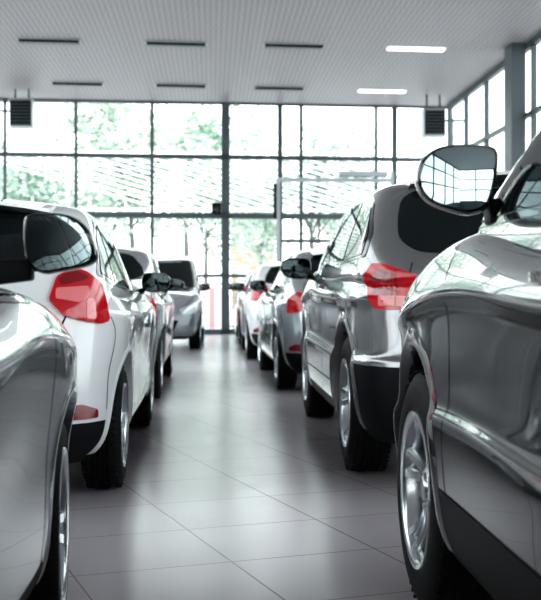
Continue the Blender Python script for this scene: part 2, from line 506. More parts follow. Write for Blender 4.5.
def mirror_unit(P, parent, side, outline, loc, housing_mat, tilt, armpts, depth=.13, yaw=0, gm='mirror'):
    """outline of (x outward, z) points; glass faces -y. side: -1 left of the car, 1 right"""
    root_m = Matrix.Translation(loc)
    for _ in range(2):
        outline = [q for i in range(len(outline)) for a, b in ((outline[i], outline[(i + 1) % len(outline)]),) for q in ((a[0] * .75 + b[0] * .25, a[1] * .75 + b[1] * .25), (a[0] * .25 + b[0] * .75, a[1] * .25 + b[1] * .75))]
    bm = bmesh.new(); st = []
    n = len(outline)
    cx = sum(p[0] for p in outline) / n; cz = sum(p[1] for p in outline) / n
    for (y, s) in ((.03, .90), (0, .93), (-.004, .97), (.002, 1.0), (.03, 1.02), (.07, .98), (depth * .8, .84), (depth * .97, .58), (depth, .2)):
        st.append([Vector((side * (cx + (p[0] - cx) * s), y, cz + (p[1] - cz) * s)) for p in outline])
    rings(bm, st); fixn(bm)
    fl = [v.co.copy() for v in bm.verts]
    rot = Matrix.Rotation(yaw, 4, 'Z')
    bmesh.ops.transform(bm, matrix=root_m @ rot, verts=bm.verts[:])
    h = obj('side_mirror', bm, housing_mat, parent, smooth=True, sharp=45)
    bm = bmesh.new()
    vs = [bm.verts.new(Vector((side * (cx + (p[0] - cx) * .945), -.005, cz + (p[1] - cz) * .945))) for p in outline]
    vs2 = [bm.verts.new(Vector((side * (cx + (p[0] - cx) * .89), -.008, cz + (p[1] - cz) * .89))) for p in outline]
    for i in range(n):
        j = (i + 1) % n; bm.faces.new((vs[i], vs[j], vs2[j], vs2[i]))
    fixn(bm); bmesh.ops.transform(bm, matrix=root_m @ rot, verts=bm.verts[:])
    obj('mirror_bezel', bm, M['bgloss'], h, smooth=True)
    bm = bmesh.new()
    cv_ = 1.0; rr_ = []
    for q in (.90, .8, .7, .6, .5, .4, .3, .2, .1):
        rr_.append([Vector((side * (cx + (p[0] - cx) * q), -.012 + ((p[0] - cx) ** 2 + (p[1] - cz) ** 2) * q * q / (2 * cv_), cz + (p[1] - cz) * q)) for p in outline])
    V_ = rings(bm, rr_, False, False); cp = bm.verts.new((side * cx, -.012, cz))
    for i in range(n): bm.faces.new((V_[-1][i], V_[-1][(i + 1) % n], cp))
    for f in bm.faces:
        f.normal_update()
        if f.normal.y > 0: f.normal_flip()
    # the glass leans on its own pivot
    C = Vector((side * cx, 0, cz))
    tm = root_m @ rot @ Matrix.Translation(C + Vector((0, -.010, 0))) @ Matrix.Rotation(tilt[1] , 4, 'Z') @ Matrix.Rotation(tilt[0], 4, 'X') @ Matrix.Translation(-C)
    bmesh.ops.transform(bm, matrix=tm, verts=bm.verts[:])
    obj('mirror_glass', bm, M[gm], h, smooth=True)
    bm = bmesh.new()
    rings(bm, [[Vector(p) for p in r] for r in armpts]); fixn(bm); bevel(bm, .006)
    obj('mirror_arm', bm, M['black'], h, smooth=True, sharp=40)
    return h

WCACHE = {}
def add_wheels(P, root):
    key = (P['R'], P['RR'], P['tw'], P['spokes'])
    if key not in WCACHE: WCACHE[key] = wheel_meshes(*key)
    ty, rm, dc = WCACHE[key]
    for a in (1, -1):
        for s in (1, -1):
            st_ = math.radians(P.get('steer', 0)) if a > 0 else 0
            w = link('wheel', rm, root)
            w.location = (s * P['face'], a * P['WB'] / 2, P['R'])
            w.rotation_euler = (random.uniform(0, .5) + .2, 0, st_) if s > 0 else (random.uniform(0, .5), 0, PI + st_)
            link('tyre', ty, w); link('brake_disc', dc, w)

def arch_lip(P, root, m, wd=.035, off=.008):
    """a rolled flange following the wheel opening"""
    for a in (P['WB'] / 2, -P['WB'] / 2):
        zc = P['R'] + P.get('arch_dz', .01); Ra = P['Ra']
        lo = math.asin(max(-1, (P['zb'] + .10 - zc) / Ra))
        for s in (-1, 1):
            st = []
            for k in range(49):
                t = lo + (PI - 2 * lo) * k / 48; c, sn = math.cos(t), math.sin(t)
                def hx(r):
                    h = P['bvh'].ray_cast(Vector((s * 3, a + c * r, zc + sn * r)), Vector((-s, 0, 0)), 6)
                    return abs(h[0].x) if h[0] is not None else None
                x1, x2 = hx(Ra + .012), hx(Ra + wd)
                if x1 is None or x2 is None or x1 < P['W'] * .8 or x2 < P['W'] * .8: continue
                q = lambda x, r: Vector((s * x, a + c * r, zc + sn * r))
                st.append([q(x1 - .06, Ra + .004), q(x1 - .06, Ra - .006), q(x1 + off * .5, Ra - .006), q(x1 + off, Ra), q(x1 + off, Ra + .008), q((x1 + x2) / 2 + off * .8, Ra + wd / 2), q(x2 + .001, Ra + wd), q(x2 - .02, Ra + wd)])
            if len(st) < 4: continue
            bm = bmesh.new(); rings(bm, st); fixn(bm); obj('wheel_arch_trim', bm, m, root, smooth=True, sharp=60)

def make_car(P, loc, rz, label, group=None):
    root = empty('car', (loc[0], loc[1], 0), rz); tag(root, label, 'car', group)
    bm = build_body(P, P.get('sub', 2))
    bm.normal_update(); bm.faces.ensure_lookup_table(); P['bvh'] = BVHTree.FromBMesh(bm)
    P['nrm'] = [([v.co.copy() for v in f.verts], [v.normal.copy() for v in f.verts]) for f in bm.faces]
    body = obj('body', bm, [P['paint'], M['black']], root, smooth=True, sharp=38)
    add_wheels(P, root)
    P['detail'](P, root)
    return root

def mir(poly): return [(-x, z) for x, z in poly]

# side glass shared by all styles: dlo = outline in (y, z), cuts = [y positions of pillars as slanted lines]
def side_glass(P, root):
    for s in ('left', 'right'):
        patch(P, P['dlo_trim'], frame(s), .003, .006, M['bgloss'], 'window_trim', root, sp=.05, rnd=.04)
        for poly in P['panes']:
            patch(P, poly, frame(s), .006, .005, M['glass'], 'side_window', root, sp=.05, rnd=.03)
def seams(P, root, lines, s=('left', 'right'), w=.007):
    for ln in lines:
        for q in s: patch(P, ribbon(curve2(ln), w), frame(q), .0012, 0, M['seam'], 'door_gap', root, sp=.04, smooth=True, maxd=.075)
def handles(P, root, pos, m, L=.19):
    for (y, z) in pos:
        for s in (-1, 1):
            h = P['bvh'].ray_cast(Vector((s * 3, y, z)), Vector((-s, 0, 0)), 6)
            if h[0] is None: continue
            x = h[0].x
            bm = bmesh.new(); st = []
            for k in range(9):
                t = k / 8; yy = y - L / 2 + L * t; o = .034 * math.sin(PI * min(1, max(0, t))) ** .45 if 0 < t < 1 else -.004
                hw = .013
                st.append([Vector((x + s * (o - .010), yy, z - hw)), Vector((x + s * (o + .003), yy, z - hw * .7)), Vector((x + s * (o + .003), yy, z + hw * .7)), Vector((x + s * (o - .010), yy, z + hw))])
            rings(bm, st); fixn(bm)
            obj('door_handle', bm, m, root, smooth=True, sharp=60)
def bumper_bits(P, root, plate_z, plate=True):
    pass

def box_part(root, name, c, s, m, bev=.006):
    bm = bmesh.new(); box(bm, c, s); bevel(bm, bev); return obj(name, bm, m, root, smooth=True, sharp=40)

def std_mirrors(P, root, y, z, x, hm, sc=1.0, sides=(-1, 1), tilt=(0, 0)):
    base = [(.118, .02), (.112, .045), (.085, .066), (.03, .076), (-.04, .076), (-.085, .066), (-.095, .02), (-.092, -.03), (-.075, -.06), (-.02, -.072), (.05, -.066), (.095, -.045), (.114, -.015)]
    base = [(a * sc, b * sc) for a, b in base]
    for s in sides:
        cx = s * x
        h = P['bvh'].ray_cast(Vector((s * 3, y + .04, z - .08)), Vector((-s, 0, 0)), 6)
        hx = abs(h[0].x) if h[0] else x - .12
        arm = [[(s * (hx - .06), y + .00, z - .10), (s * (hx - .06), y + .12, z - .10), (s * (hx - .06), y + .10, z - .05), (s * (hx - .06), y + .02, z - .05)],
               [(s * (x - .07), y + .03, z - .07), (s * (x - .07), y + .09, z - .07), (s * (x - .07), y + .08, z - .03), (s * (x - .07), y + .04, z - .03)]]
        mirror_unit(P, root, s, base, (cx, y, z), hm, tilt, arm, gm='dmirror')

# ================================================================== SUV (right row, near two)
def suv(paintm, sub=3, clad=.47, tailclad=.62):
    P = dict(WB=2.66, W=.915, zb=.20, nose=2.22, tail=-2.26, R=.385, RR=.25, tw=.235, face=.885, spokes=(5, True), Ra=.445, arch_dz=.03,
             paint=paintm, rf=1.15, rr=.95, flare=.018, sub=sub, crown=.05, barrel=.035)
    P['levels'] = [(0, .86, .22, .12), (.10, .955, .10, .04), (.22, .985, .03, .01), (.40, .993, .0, .0), (.475, .995, .0, .0), (.50, .972, .0, .01), (.54, .966, .01, .03), (.70, .968, .03, .06),
                   (.785, .971, .05, .08), (.822, .992, .06, .085), (.86, .985, .08, .09), (.915, .964, .10, .095), (.96, .945, .14, .10), (.99, .915, .20, .115), (1.0, .87, .27, .14)]
    P['deck'] = [(-2.3, 1.14), (-1.2, 1.14), (.1, 1.16), (.45, 1.20), (.87, 1.19), (1.18, 1.165), (1.45, 1.11), (1.9, 1.0), (2.25, .86)]
    P['gh'] = [(1.05, 1.26, -2.20, .885), (1.15, 1.16, -2.18, .88), (1.28, .97, -2.14, .845), (1.43, .68, -2.07, .79), (1.56, .40, -1.99, .74), (1.615, .24, -1.95, .70), (1.64, .12, -1.93, .61)]
    P['arc'] = .06; P['roofcrown'] = .05; P['ghr'] = .75
    P['cuts'] = [((0, 0, clad), (0, 0, 1)), ((0, 0, tailclad), (0, 0, 1)), ((0, -1.55, 0), (0, 1, 0))]
    P['dark'] = lambda c: (c.z < clad) or (c.y < -1.55 and c.z < tailclad)
    P['dlo_trim'] = [(1.03, 1.195), (.68, 1.41), (.27, 1.56), (-.60, 1.58), (-1.30, 1.555), (-1.66, 1.50), (-1.86, 1.34), (-1.90, 1.20), (-1.2, 1.185), (0, 1.185)]
    P['panes'] = [[(.82, 1.21), (.58, 1.36), (.22, 1.51), (-.28, 1.54), (-.32, 1.205)], [(-.38, 1.205), (-.34, 1.545), (-.80, 1.555), (-1.16, 1.54), (-1.20, 1.205)],
                  [(-1.27, 1.205), (-1.23, 1.535), (-1.62, 1.48), (-1.81, 1.33), (-1.84, 1.215)]]
    def detail(P, root):
        side_glass(P, root)
        arch_lip(P, root, P.get('lip', P['paint']), .045)
        # windscreen and rear window
        patch(P, [(-.68, 1.23), (-.64, 1.34), (-.58, 1.49), (-.50, 1.56), (.50, 1.56), (.58, 1.49), (.64, 1.34), (.68, 1.23)], frame('front'), .004, .006, M['glass'], 'windscreen', root, sp=.06, rnd=.05)
        patch(P, [(-.68, 1.29), (-.67, 1.41), (-.64, 1.51), (-.56, 1.555), (.56, 1.555), (.64, 1.51), (.67, 1.41), (.68, 1.29), (.60, 1.225), (.3, 1.20), (-.3, 1.20), (-.60, 1.225)], frame('rear'), .005, .008, M['glass'], 'rear_window', root, sp=.05, rnd=.05)
        # spoiler
        bm = bmesh.new(); st = []
        for x in [-.60 + 1.2 * k / 10 for k in range(11)]:
            e = 1 - (abs(x) / .60) ** 4; y0 = -1.93 + .06 * (x / .6) ** 2; z0 = 1.615 + .035 * (1 - (x / .6) ** 2)
            st.append([Vector((x, y0 + .16, z0 + .012)), Vector((x, y0 - .13 * e - .02, z0 - .012)), Vector((x, y0 - .13 * e - .02, z0 - .03)), Vector((x, y0 + .1, z0 - .06))])
        rings(bm, st); fixn(bm); obj('roof_spoiler', bm, P['paint'], root, smooth=True, sharp=40)
        # tail lights
        for s in (1, -1):
            f = frame('rear', s * 22)
            out = [(.93, .985), (.945, 1.10), (.90, 1.165), (.82, 1.16), (.60, 1.09), (.53, 1.06), (.56, .945), (.60, .93), (.88, .93)]
            if s < 0: out = mir(out)
            # outline is measured across the car; project along the slanted ray from a plane behind the tail
            pass
            sh0 = [(x - s * 2.20 * math.tan(math.radians(22)), z) for x, z in out]
            tl = patch(P, sh0, f, .016, .035, M['red'], 'tail_light', root, sp=.03, rnd=.02)
            inner = [(.90, 1.00), (.91, 1.09), (.86, 1.135), (.78, 1.12), (.78, 1.00)]; pale = [(.86, .95), (.86, 1.0), (.60, .995), (.575, .96), (.60, .945)]
            for pl, mt, nm in ((inner, M['dred'], 'dark_lens'), (pale, M['pink'], 'pale_lens'), ([(.755, .94), (.765, .94), (.765, 1.13), (.755, 1.13)], M['dred'], 'lens_divider')):
                pl = [(s * x - s * 2.20 * math.tan(math.radians(22)), z) for x, z in pl]
                patch(P, pl, f, .0185, .004, mt, nm, tl, sp=.03, rnd=.012 if nm != 'lens_divider' else 0)
        # head lights
        for s in (1, -1):
            f = frame('front', s * -25)
            out = [(x + s * 0, z) for x, z in [(s * a - s * 2.1 * math.tan(math.radians(25)), b) for a, b in [(.50, .84), (.56, .74), (.80, .76), (.90, .88), (.86, .96), (.70, .92)]]]
            patch(P, out, f, .006, .012, M['clear'], 'headlight', root, sp=.04, rnd=.03)
        patch(P, [(-.45, .62), (.45, .62), (.50, .80), (-.50, .80)], frame('front'), .006, .008, M['black'], 'grille', root, sp=.06, rnd=.03)
        patch(P, [(-.26, .98), (.26, .98), (.26, .87), (-.26, .87)], frame('rear'), .012, .014, M['plate'], 'licence_plate', root, sp=.06)
        patch(P, [(-.30, 1.015), (.30, 1.015), (.30, .995), (-.30, .995)], frame('rear'), .022, .022, M['chrome'], 'tailgate_trim', root, sp=.05)
        # gaps
        seams(P, root, [[(.79, 1.17), (.79, .95), (.79, .80), (.78, .60), (.76, .47)], [(-.33, 1.14), (-.33, .80), (-.34, .47)], [(-1.22, 1.11), (-1.26, .95), (-1.10, .82), (-.98, .70), (-.88, .52), (-.84, .47)],
                        [(.84, .475), (0, .475), (-.84, .475)]])
        for q, pts in (('rear', [(-.62, 1.17), (-.66, 1.0), (-.60, .90), (-.56, .62)]), ('rear', [(.62, 1.17), (.66, 1.0), (.60, .90), (.56, .62)]), ('rear', [(-.56, .64), (0, .63), (.56, .64)])):
            patch(P, ribbon(curve2(pts), .008), frame(q), .0015, 0, M['seam'], 'tailgate_gap', root, sp=.05)
        patch(P, ribbon(curve2([(-.62, .72), (-.62, .78), (-.70, .80), (-.95, .80)]), .006), frame('left'), .001, 0, M['seam'], 'tailgate_gap', root, sp=.05)
        # hood gap along the wing
        for s in (1, -1):
            patch(P, ribbon(curve2([(s * .80, .98), (s * .79, 1.4), (s * .74, 1.8), (s * .66, 2.02)]), .008), frame('top'), .0015, 0, M['seam'], 'bonnet_gap', root, sp=.05)
        handles(P, root, [(-.14, 1.055), (-1.02, 1.0)], P['paint'])
        # roof rails
        for s in (1, -1) if P['bigmirror'] else ():
            bm = bmesh.new(); st = []
            for k in range(15):
                y = .0 - 1.75 * k / 14; h = P['bvh'].ray_cast(Vector((s * .60, y, 3)), Vector((0, 0, -1)), 4); z = h[0].z if h[0] else 1.6
                lift = .035 * min(1, 5 * min(k, 14 - k) / 14 + .15)
                st.append([Vector((s * .60 - .013, y, z + lift - .012)), Vector((s * .60 + .013, y, z + lift - .012)), Vector((s * .60 + .010, y, z + lift + .012)), Vector((s * .60 - .010, y, z + lift + .012))])
            rings(bm, st); fixn(bm); obj('roof_rail', bm, M['black'], root, smooth=True, sharp=50)
        if P.get('bigmirror'):
            z0, x0, y0 = P['bigmirror']
            raw = [(130, 225), (138, 203), (155, 182), (180, 163), (210, 152), (250, 148), (300, 149), (345, 152), (372, 160), (382, 176), (383, 205), (376, 255), (368, 300), (358, 338), (346, 364), (322, 378), (285, 386), (235, 372), (190, 357), (160, 340), (138, 315), (125, 285), (122, 255)]
            k = 1 / 3.33 * (2.65 / F)
            o = [(-(x - 255) * k * 1.06, -(z - 265) * k) for x, z in raw]
            for s in (-1, 1):
                xm = s * x0
                hx = abs(P['bvh'].ray_cast(Vector((s * 3, y0 + .02, z0 - .11)), Vector((-s, 0, 0)), 6)[0].x)
                arm = [[(s * (hx - .07), y0 - .02, z0 - .125), (s * (hx - .07), y0 + .13, z0 - .125), (s * (hx - .07), y0 + .12, z0 - .04), (s * (hx - .07), y0 - .01, z0 - .04)],
                       [(s * (x0 - .085), y0 + .02, z0 - .105), (s * (x0 - .085), y0 + .09, z0 - .105), (s * (x0 - .085), y0 + .09, z0 - .045), (s * (x0 - .085), y0 + .02, z0 - .045)]]
                mirror_unit(P, root, s, o, (xm, y0, z0), M['sgrey'], P['mtilt'] if s < 0 else (0, 0), arm, depth=.15, yaw=P.get('myaw', 0) * -s)  # housing painted lighter than the body for the light on its rim
        else:
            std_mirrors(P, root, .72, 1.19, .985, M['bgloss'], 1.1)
        # wiper on the rear window
        bm = bmesh.new()
        bar(bm, (0, -2.205, 1.20), (.34, -2.16, 1.30), .012, .012); bar(bm, (.1, -2.19, 1.225), (.42, -2.155, 1.32), .008, .018)
        obj('rear_wiper', bm, M['black'], root)
    P['detail'] = detail
    return P

# ================================================================== hatchback / saloon
def hatch(paintm, sub=3, H=1.50, style='hatch', R=.325, lampw=True):
    P = dict(WB=2.60, W=.885, zb=.17, nose=2.08, tail=-2.05, R=R, RR=.215, tw=.205, face=.855, spokes=(7, False), Ra=R + .05, arch_dz=.015,
             paint=paintm, rf=1.25, rr=1.1, flare=.02, sub=sub, crown=.05, barrel=.04)
    P['levels'] = [(0, .85, .24, .13), (.10, .95, .10, .05), (.22, .975, .03, .01), (.36, .975, .0, .0), (.5, .972, .0, .0), (.60, .980, .01, .02), (.72, .992, .03, .05),
                   (.82, 1.0, .06, .07), (.87, 1.0, .08, .08), (.91, .975, .10, .085), (.96, .945, .15, .095), (.99, .91, .21, .11), (1.0, .86, .28, .14)]
    P['deck'] = [(-2.1, 1.03), (-1.3, 1.01), (-.2, .985), (.25, 1.0), (.65, 1.04), (1.0, 1.03), (1.45, .965), (1.85, .86), (2.1, .72)]
    h = H - 1.47
    P['gh'] = [(.86, 1.22, -2.00, .82), (.96, 1.04, -1.98, .81), (1.10, .74, -1.93, .775), (1.24 + h * .6, .42, -1.82, .72), (1.36 + h, .12, -1.66, .665), (1.41 + h, -.02, -1.58, .61), (1.43 + h, -.12, -1.54, .55)]
    P['arc'] = .07; P['roofcrown'] = .045; P['ghr'] = .8
    bx = style == 'boxy'
    if bx: P['gh'] = [(z, yf, yr - .22 * max(0, (z - .96) / .5), w * (1 + .17 * max(0, z - .96) / .5)) for z, yf, yr, w in P['gh']]
    P['cuts'] = [((0, 0, .23), (0, 0, 1)), ((0, 0, .40), (0, 0, 1)), ((0, -1.72, 0), (0, 1, 0))]
    P['dark'] = lambda c: (c.z < .23) or (c.y < -1.72 and c.z < .40)
    P['dlo_trim'] = [(.86, .995), (.45, 1.19 + h * .5), (.02, 1.335 + h), (-.6, 1.375 + h), (-1.10, 1.34 + h), (-1.42, 1.25 + h * .8), (-1.66, 1.10), (-1.3, 1.06), (-.4, 1.02)]
    P['panes'] = [[(.74, 1.015), (.43, 1.175 + h * .5), (.02, 1.31 + h), (-.26, 1.335 + h), (-.30, 1.04)], [(-.36, 1.042), (-.32, 1.34 + h), (-.7, 1.35 + h), (-1.02, 1.325 + h), (-1.10, 1.075)],
                  [(-1.15, 1.08), (-1.08, 1.32 + h), (-1.38, 1.235 + h * .8), (-1.59, 1.11)]]
    P['lamp'] = [(.565, .985), (.625, 1.09), (.725, 1.14), (.815, 1.11), (.905, 1.05), (.925, .88), (.86, .865), (.64, .905)]
    P['lampang'] = 28
    def detail(P, root):
        side_glass(P, root)
        arch_lip(P, root, P['paint'], .028, .006)
        patch(P, [(-.68, 1.02), (-.62, 1.16), (-.54, 1.30 + h), (-.45, 1.36 + h), (.45, 1.36 + h), (.54, 1.30 + h), (.62, 1.16), (.68, 1.02)], frame('front'), .004, .006, M['glass'], 'windscreen', root, sp=.06, rnd=.05)
        k_ = 1.2 if bx else 1
        patch(P, [(k_ * a_, b_) for a_, b_ in [(-.60, 1.13), (-.58, 1.24), (-.50, 1.345 + h), (-.42, 1.365 + h), (.42, 1.365 + h), (.50, 1.345 + h), (.58, 1.24), (.60, 1.13), (.3, 1.10), (-.3, 1.10)]], frame('rear'), .005, .008, M['glass'], 'rear_window', root, sp=.05, rnd=.04)
        bm = bmesh.new(); st = []
        for x in [-.50 + 1.0 * k / 10 for k in range(11)]:
            e = 1 - (abs(x) / .50) ** 4; y0 = -1.60 + .05 * (x / .5) ** 2; z0 = 1.395 + h + .035 * (1 - (x / .5) ** 2)
            st.append([Vector((x, y0 + .2, z0 + .01)), Vector((x, y0 - .15 * e - .02, z0 - .02)), Vector((x, y0 - .15 * e - .02, z0 - .038)), Vector((x, y0 + .1, z0 - .06))])
        rings(bm, st); fixn(bm); obj('roof_spoiler', bm, P['paint'], root, smooth=True, sharp=40)
        an = math.radians(P['lampang'])
        for s in (1, -1):
            f = frame('rear', s * P['lampang'])
            cv = lambda pl: [(s * x - s * 1.92 * math.tan(an), z) for x, z in pl]
            tl = patch(P, cv(P['lamp']), f, .014, .03, M['red'], 'tail_light', root, sp=.03, rnd=.02)
            if tl and P.get('lampdetail', True):
                for pl, mt, nm in (([(.63, 1.08), (.725, 1.125), (.82, 1.08), (.64, 1.045)], M['dred'], 'dark_lens'),
                                   ([(.61, 1.035), (.80, 1.045), (.79, 1.00), (.73, .965), (.65, .98), (.60, .985)], M['pink'], 'clear_lens'),
                                   ([(.76, .895), (.82, .89), (.82, .985), (.775, .985)], M['pink'], 'clear_lens')):
                    patch(P, cv(pl), f, .0165, .004, mt, nm, tl, sp=.03, rnd=.015)
            hl = [(s * x - s * 1.9 * math.tan(math.radians(25)), z) for x, z in [(.48, .70), (.55, .60), (.78, .63), (.88, .76), (.86, .84), (.72, .78)]]
            patch(P, hl, frame('front', s * -25), .006, .012, M['clear'], 'headlight', root, sp=.04, rnd=.03)
            patch(P, [(s * x, z) for x, z in [(.62, .42), (.60, .455), (.62, .49), (.70, .49), (.76, .46), (.76, .42)]], frame('rear'), .008, .012, M['dred'], 'reflector', root, sp=.03, rnd=.01)
        patch(P, [(-.42, .34), (.42, .34), (.50, .52), (-.50, .52)], frame('front'), .006, .008, M['black'], 'grille', root, sp=.06, rnd=.03)
        patch(P, [(-.40, .60), (.40, .60), (.42, .66), (-.42, .66)], frame('front'), .006, .008, M['black'], 'grille', root, sp=.06, rnd=.02)
        patch(P, [(-.26, .80), (.26, .80), (.26, .69), (-.26, .69)], frame('rear'), .010, .014, M['plate'], 'licence_plate', root, sp=.06)
        seams(P, root, [[(.90, .96), (.92, .80), (.88, .60), (.84, .40), (.80, .25)], [(-.30, 1.0), (-.31, .7), (-.33, .25)], [(-1.12, 1.04), (-1.14, .90), (-1.00, .72), (-.88, .50), (-.84, .25)], [(.80, .25), (0, .25), (-.84, .25)],
                        [(-1.66, .90), (-1.62, .80), (-1.70, .62), (-1.72, .45)]])
        for sx in (-1, 1):
            patch(P, ribbon(curve2([(sx * .60, 1.11), (sx * .63, .95), (sx * .58, .80), (sx * .53, .56)]), .008), frame('rear'), .0015, 0, M['seam'], 'tailgate_gap', root, sp=.05)
            patch(P, ribbon(curve2([(sx * .76, .9), (sx * .75, 1.3), (sx * .70, 1.7), (sx * .60, 1.9)]), .008), frame('top'), .0015, 0, M['seam'], 'bonnet_gap', root, sp=.05)
        patch(P, ribbon([(-.54, .56), (0, .55), (.54, .56)], .008), frame('rear'), .0015, 0, M['seam'], 'tailgate_gap', root, sp=.05)
        handles(P, root, [(-.12, .88), (-.98, .90)], P['paint'])
        if P.get('bigmirror'):
            z0, x0, y0 = P['bigmirror']
            raw = [(124, 150), (135, 130), (160, 122), (220, 117), (280, 118), (330, 126), (375, 145), (410, 175), (435, 210), (452, 250), (465, 290), (468, 325), (455, 352), (425, 368), (370, 383), (300, 395), (240, 408), (200, 405), (165, 385), (140, 350), (126, 300), (120, 240), (120, 190)]
            k = 1 / 4.92 * (2.6 / F)
            o = [((x - 295) * k, -(z - 262) * k) for x, z in raw]
            for s in (-1, 1):
                hx = abs(P['bvh'].ray_cast(Vector((s * 3, y0 + .02, z0 - .10)), Vector((-s, 0, 0)), 6)[0].x)
                arm = [[(s * (hx - .07), y0 - .02, z0 - .11), (s * (hx - .07), y0 + .12, z0 - .11), (s * (hx - .07), y0 + .11, z0 - .04), (s * (hx - .07), y0 - .01, z0 - .04)],
                       [(s * (x0 - .07), y0 + .02, z0 - .085), (s * (x0 - .07), y0 + .08, z0 - .085), (s * (x0 - .07), y0 + .08, z0 - .035), (s * (x0 - .07), y0 + .02, z0 - .035)]]
                mirror_unit(P, root, s, o, (s * x0, y0, z0), M['bgloss'], P['mtilt'] if s > 0 else (0, 0), arm, depth=.12)
        else:
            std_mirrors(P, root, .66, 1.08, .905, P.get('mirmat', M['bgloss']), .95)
        bm = bmesh.new(); h0 = P['bvh'].ray_cast(Vector((0, -1.35, 3)), Vector((0, 0, -1)), 4)[0]
        bar(bm, h0 - Vector((0, 0, .01)), h0 + Vector((0, -.12, .10)), .008, .008); box(bm, h0 + Vector((0, .01, .01)), (.05, .10, .03)); obj('roof_aerial', bm, M['black'], root)
        bm = bmesh.new(); bar(bm, (0, -2.01, 1.10), (.28, -1.95, 1.16), .012, .012); obj('rear_wiper', bm, M['black'], root)
    P['detail'] = detail
    return P

# ------------------------------------------------------------------ place the cars
# right row
P = suv(M['dgrey'], clad=.47); P['bigmirror'] = (1.30, .938, .45); P['mtilt'] = (math.radians(-1.2), math.radians(-7)); P['myaw'] = math.radians(-7)
R1 = make_car(P, (1.536, 2.20), 0, 'dark grey SUV nearest on the right, with a large wing mirror and alloy wheel')
P = suv(M['sgrey'], clad=.36, tailclad=.64); P['face'] = .88; P['bigmirror'] = None
R2 = make_car(P, (1.635, 7.60), 0, 'silver grey SUV with red tail light directly ahead of the nearest dark grey SUV')
P = hatch(M['silver'], sub=2, H=1.50); P['lampdetail'] = False; P['lamp'] = [(.66 + (x - .66) * .8, z * .8 + .10) for x, z in P['lamp']]
R3 = make_car(P, (1.49, 12.80), math.radians(1.4), 'silver hatchback third along the right row, ahead of the silver grey SUV')
P = hatch(M['white'], sub=2, H=1.48); P['lampdetail'] = False
R4 = make_car(P, (1.36, 17.65), 0, 'pale car fourth along the right row, second from its far end')
P = hatch(M['mid'], sub=2, H=1.46); P['lampdetail'] = False
R5 = make_car(P, (1.36, 22.3), 0, 'car at the far end of the right row, closest to the glass wall')
# left row
P = hatch(M['lgrey'], sub=3); P['bigmirror'] = (1.137, .943, .56); P['mtilt'] = (math.radians(-1), math.radians(-5))
P['spokes'] = (5, True); P['RR'] = .225; P['R'] = .335; P['Ra'] = .385; P['steer'] = 4; P['dark'] = lambda c: c.z < .33 or (c.y < -1.72 and c.z < .40); P['cuts'] = [((0, 0, .33), (0, 0, 1)), ((0, 0, .40), (0, 0, 1)), ((0, -1.72, 0), (0, 1, 0))]
L1 = make_car(P, (-1.29, 1.98), 0, 'pale blue-grey car nearest on the left with black wing mirror')
P = hatch(M['white'], sub=3, H=1.53)
L2 = make_car(P, (-1.31, 7.10), 0, 'white hatchback with large red tail light ahead of the pale blue-grey car')
P = hatch(M['silver'], sub=2, H=1.47, style='boxy'); P['lampdetail'] = False; P['lamp'] = [(x + .02, z - .13) for x, z in P['lamp']]
L3 = make_car(P, (-1.33, 11.8), 0, 'silver hatchback parked ahead of the white hatchback in the left row')
P = hatch(M['silver'], sub=2, H=1.72); P['lampdetail'] = False
L4 = make_car(P, (-1.03, 20.6), math.radians(179), 'silver compact car by the glass wall, its front and headlight facing the camera')

# ------------------------------------------------------------------ building
CZ = 5.40
BW0 = at_y(225, 290, 25.7); BWD = Vector((math.cos(math.radians(3.3)), math.sin(math.radians(3.3)), 0)); BANG = math.radians(3.3)
def on_back(px):
    d = ray(px, HY); # solve (t d - BW0) x BWD = 0
    cr = lambda a, b: a.x * b.y - a.y * b.x
    t = cr(Vector((BW0.x, BW0.y, 0)), BWD) / cr(d, BWD)
    return Vector((d.x * t, d.y * t, 0))
XR = 5.6; XL = -5.35; YB = -20.0
bm = bmesh.new(); box(bm, ((XL + XR) / 2, 2.95, -.1), (XR - XL + .4, 46.1, .2)); obj('floor', bm, M['floor'], kind='structure')
bm = bmesh.new(); box(bm, ((XL + XR) / 2, 2.95, CZ + .15), (XR - XL + .4, 46.1, .3)); obj('ceiling', bm, M['ceiling'], kind='structure')
bm = bmesh.new(); box(bm, (0, 80, -.35), (220, 260, .3)); obj('ground', bm, mat('pale_paving', (.42, .43, .43), .8), kind='structure')

def xy_on(P0, D, s): return P0 + D * s
def glazed(name_n, P0, D, s0, s1, levels, mull, parts=None, vert=.06, hor=.06):
    """one bay: panes plus its mullion on the far side and its transoms"""
    ang = math.atan2(D.y, D.x); c = P0 + D * ((s0 + s1) / 2); L = s1 - s0
    bm = bmesh.new()
    box(bm, (*(P0 + D * s1).xy, CZ / 2), (mull, .09, CZ), ang)
    for z, h in levels: box(bm, (c.x, c.y, z), (L, .09, h), ang)
    fr = obj('window_%d' % name_n, bm, M['steel'], kind='structure')
    bm = bmesh.new(); box(bm, (c.x, c.y, CZ / 2), (L, .012, CZ), ang); obj('pane', bm, M['pane'], fr)
    return fr
lv = [(4.13, .10), (2.76, .13), (1.36, .08), (.05, .14), (5.38, .05)]
pxs = [(-62, .07), (5, .07), (76, .07), (152, .08), (225.5, .19), (280, .11), (301, .08), (376, .07), (394.5, .11), (451, .10)]
n = 1
S = [(on_back(p) - BW0.xy.to_3d()).dot(BWD) for p, _ in pxs]
for i in range(len(pxs) - 1):
    l2 = lv if i != 3 else lv
    glazed(n, Vector((BW0.x, BW0.y, 0)), BWD, S[i], S[i + 1], l2, pxs[i + 1][1]); n += 1

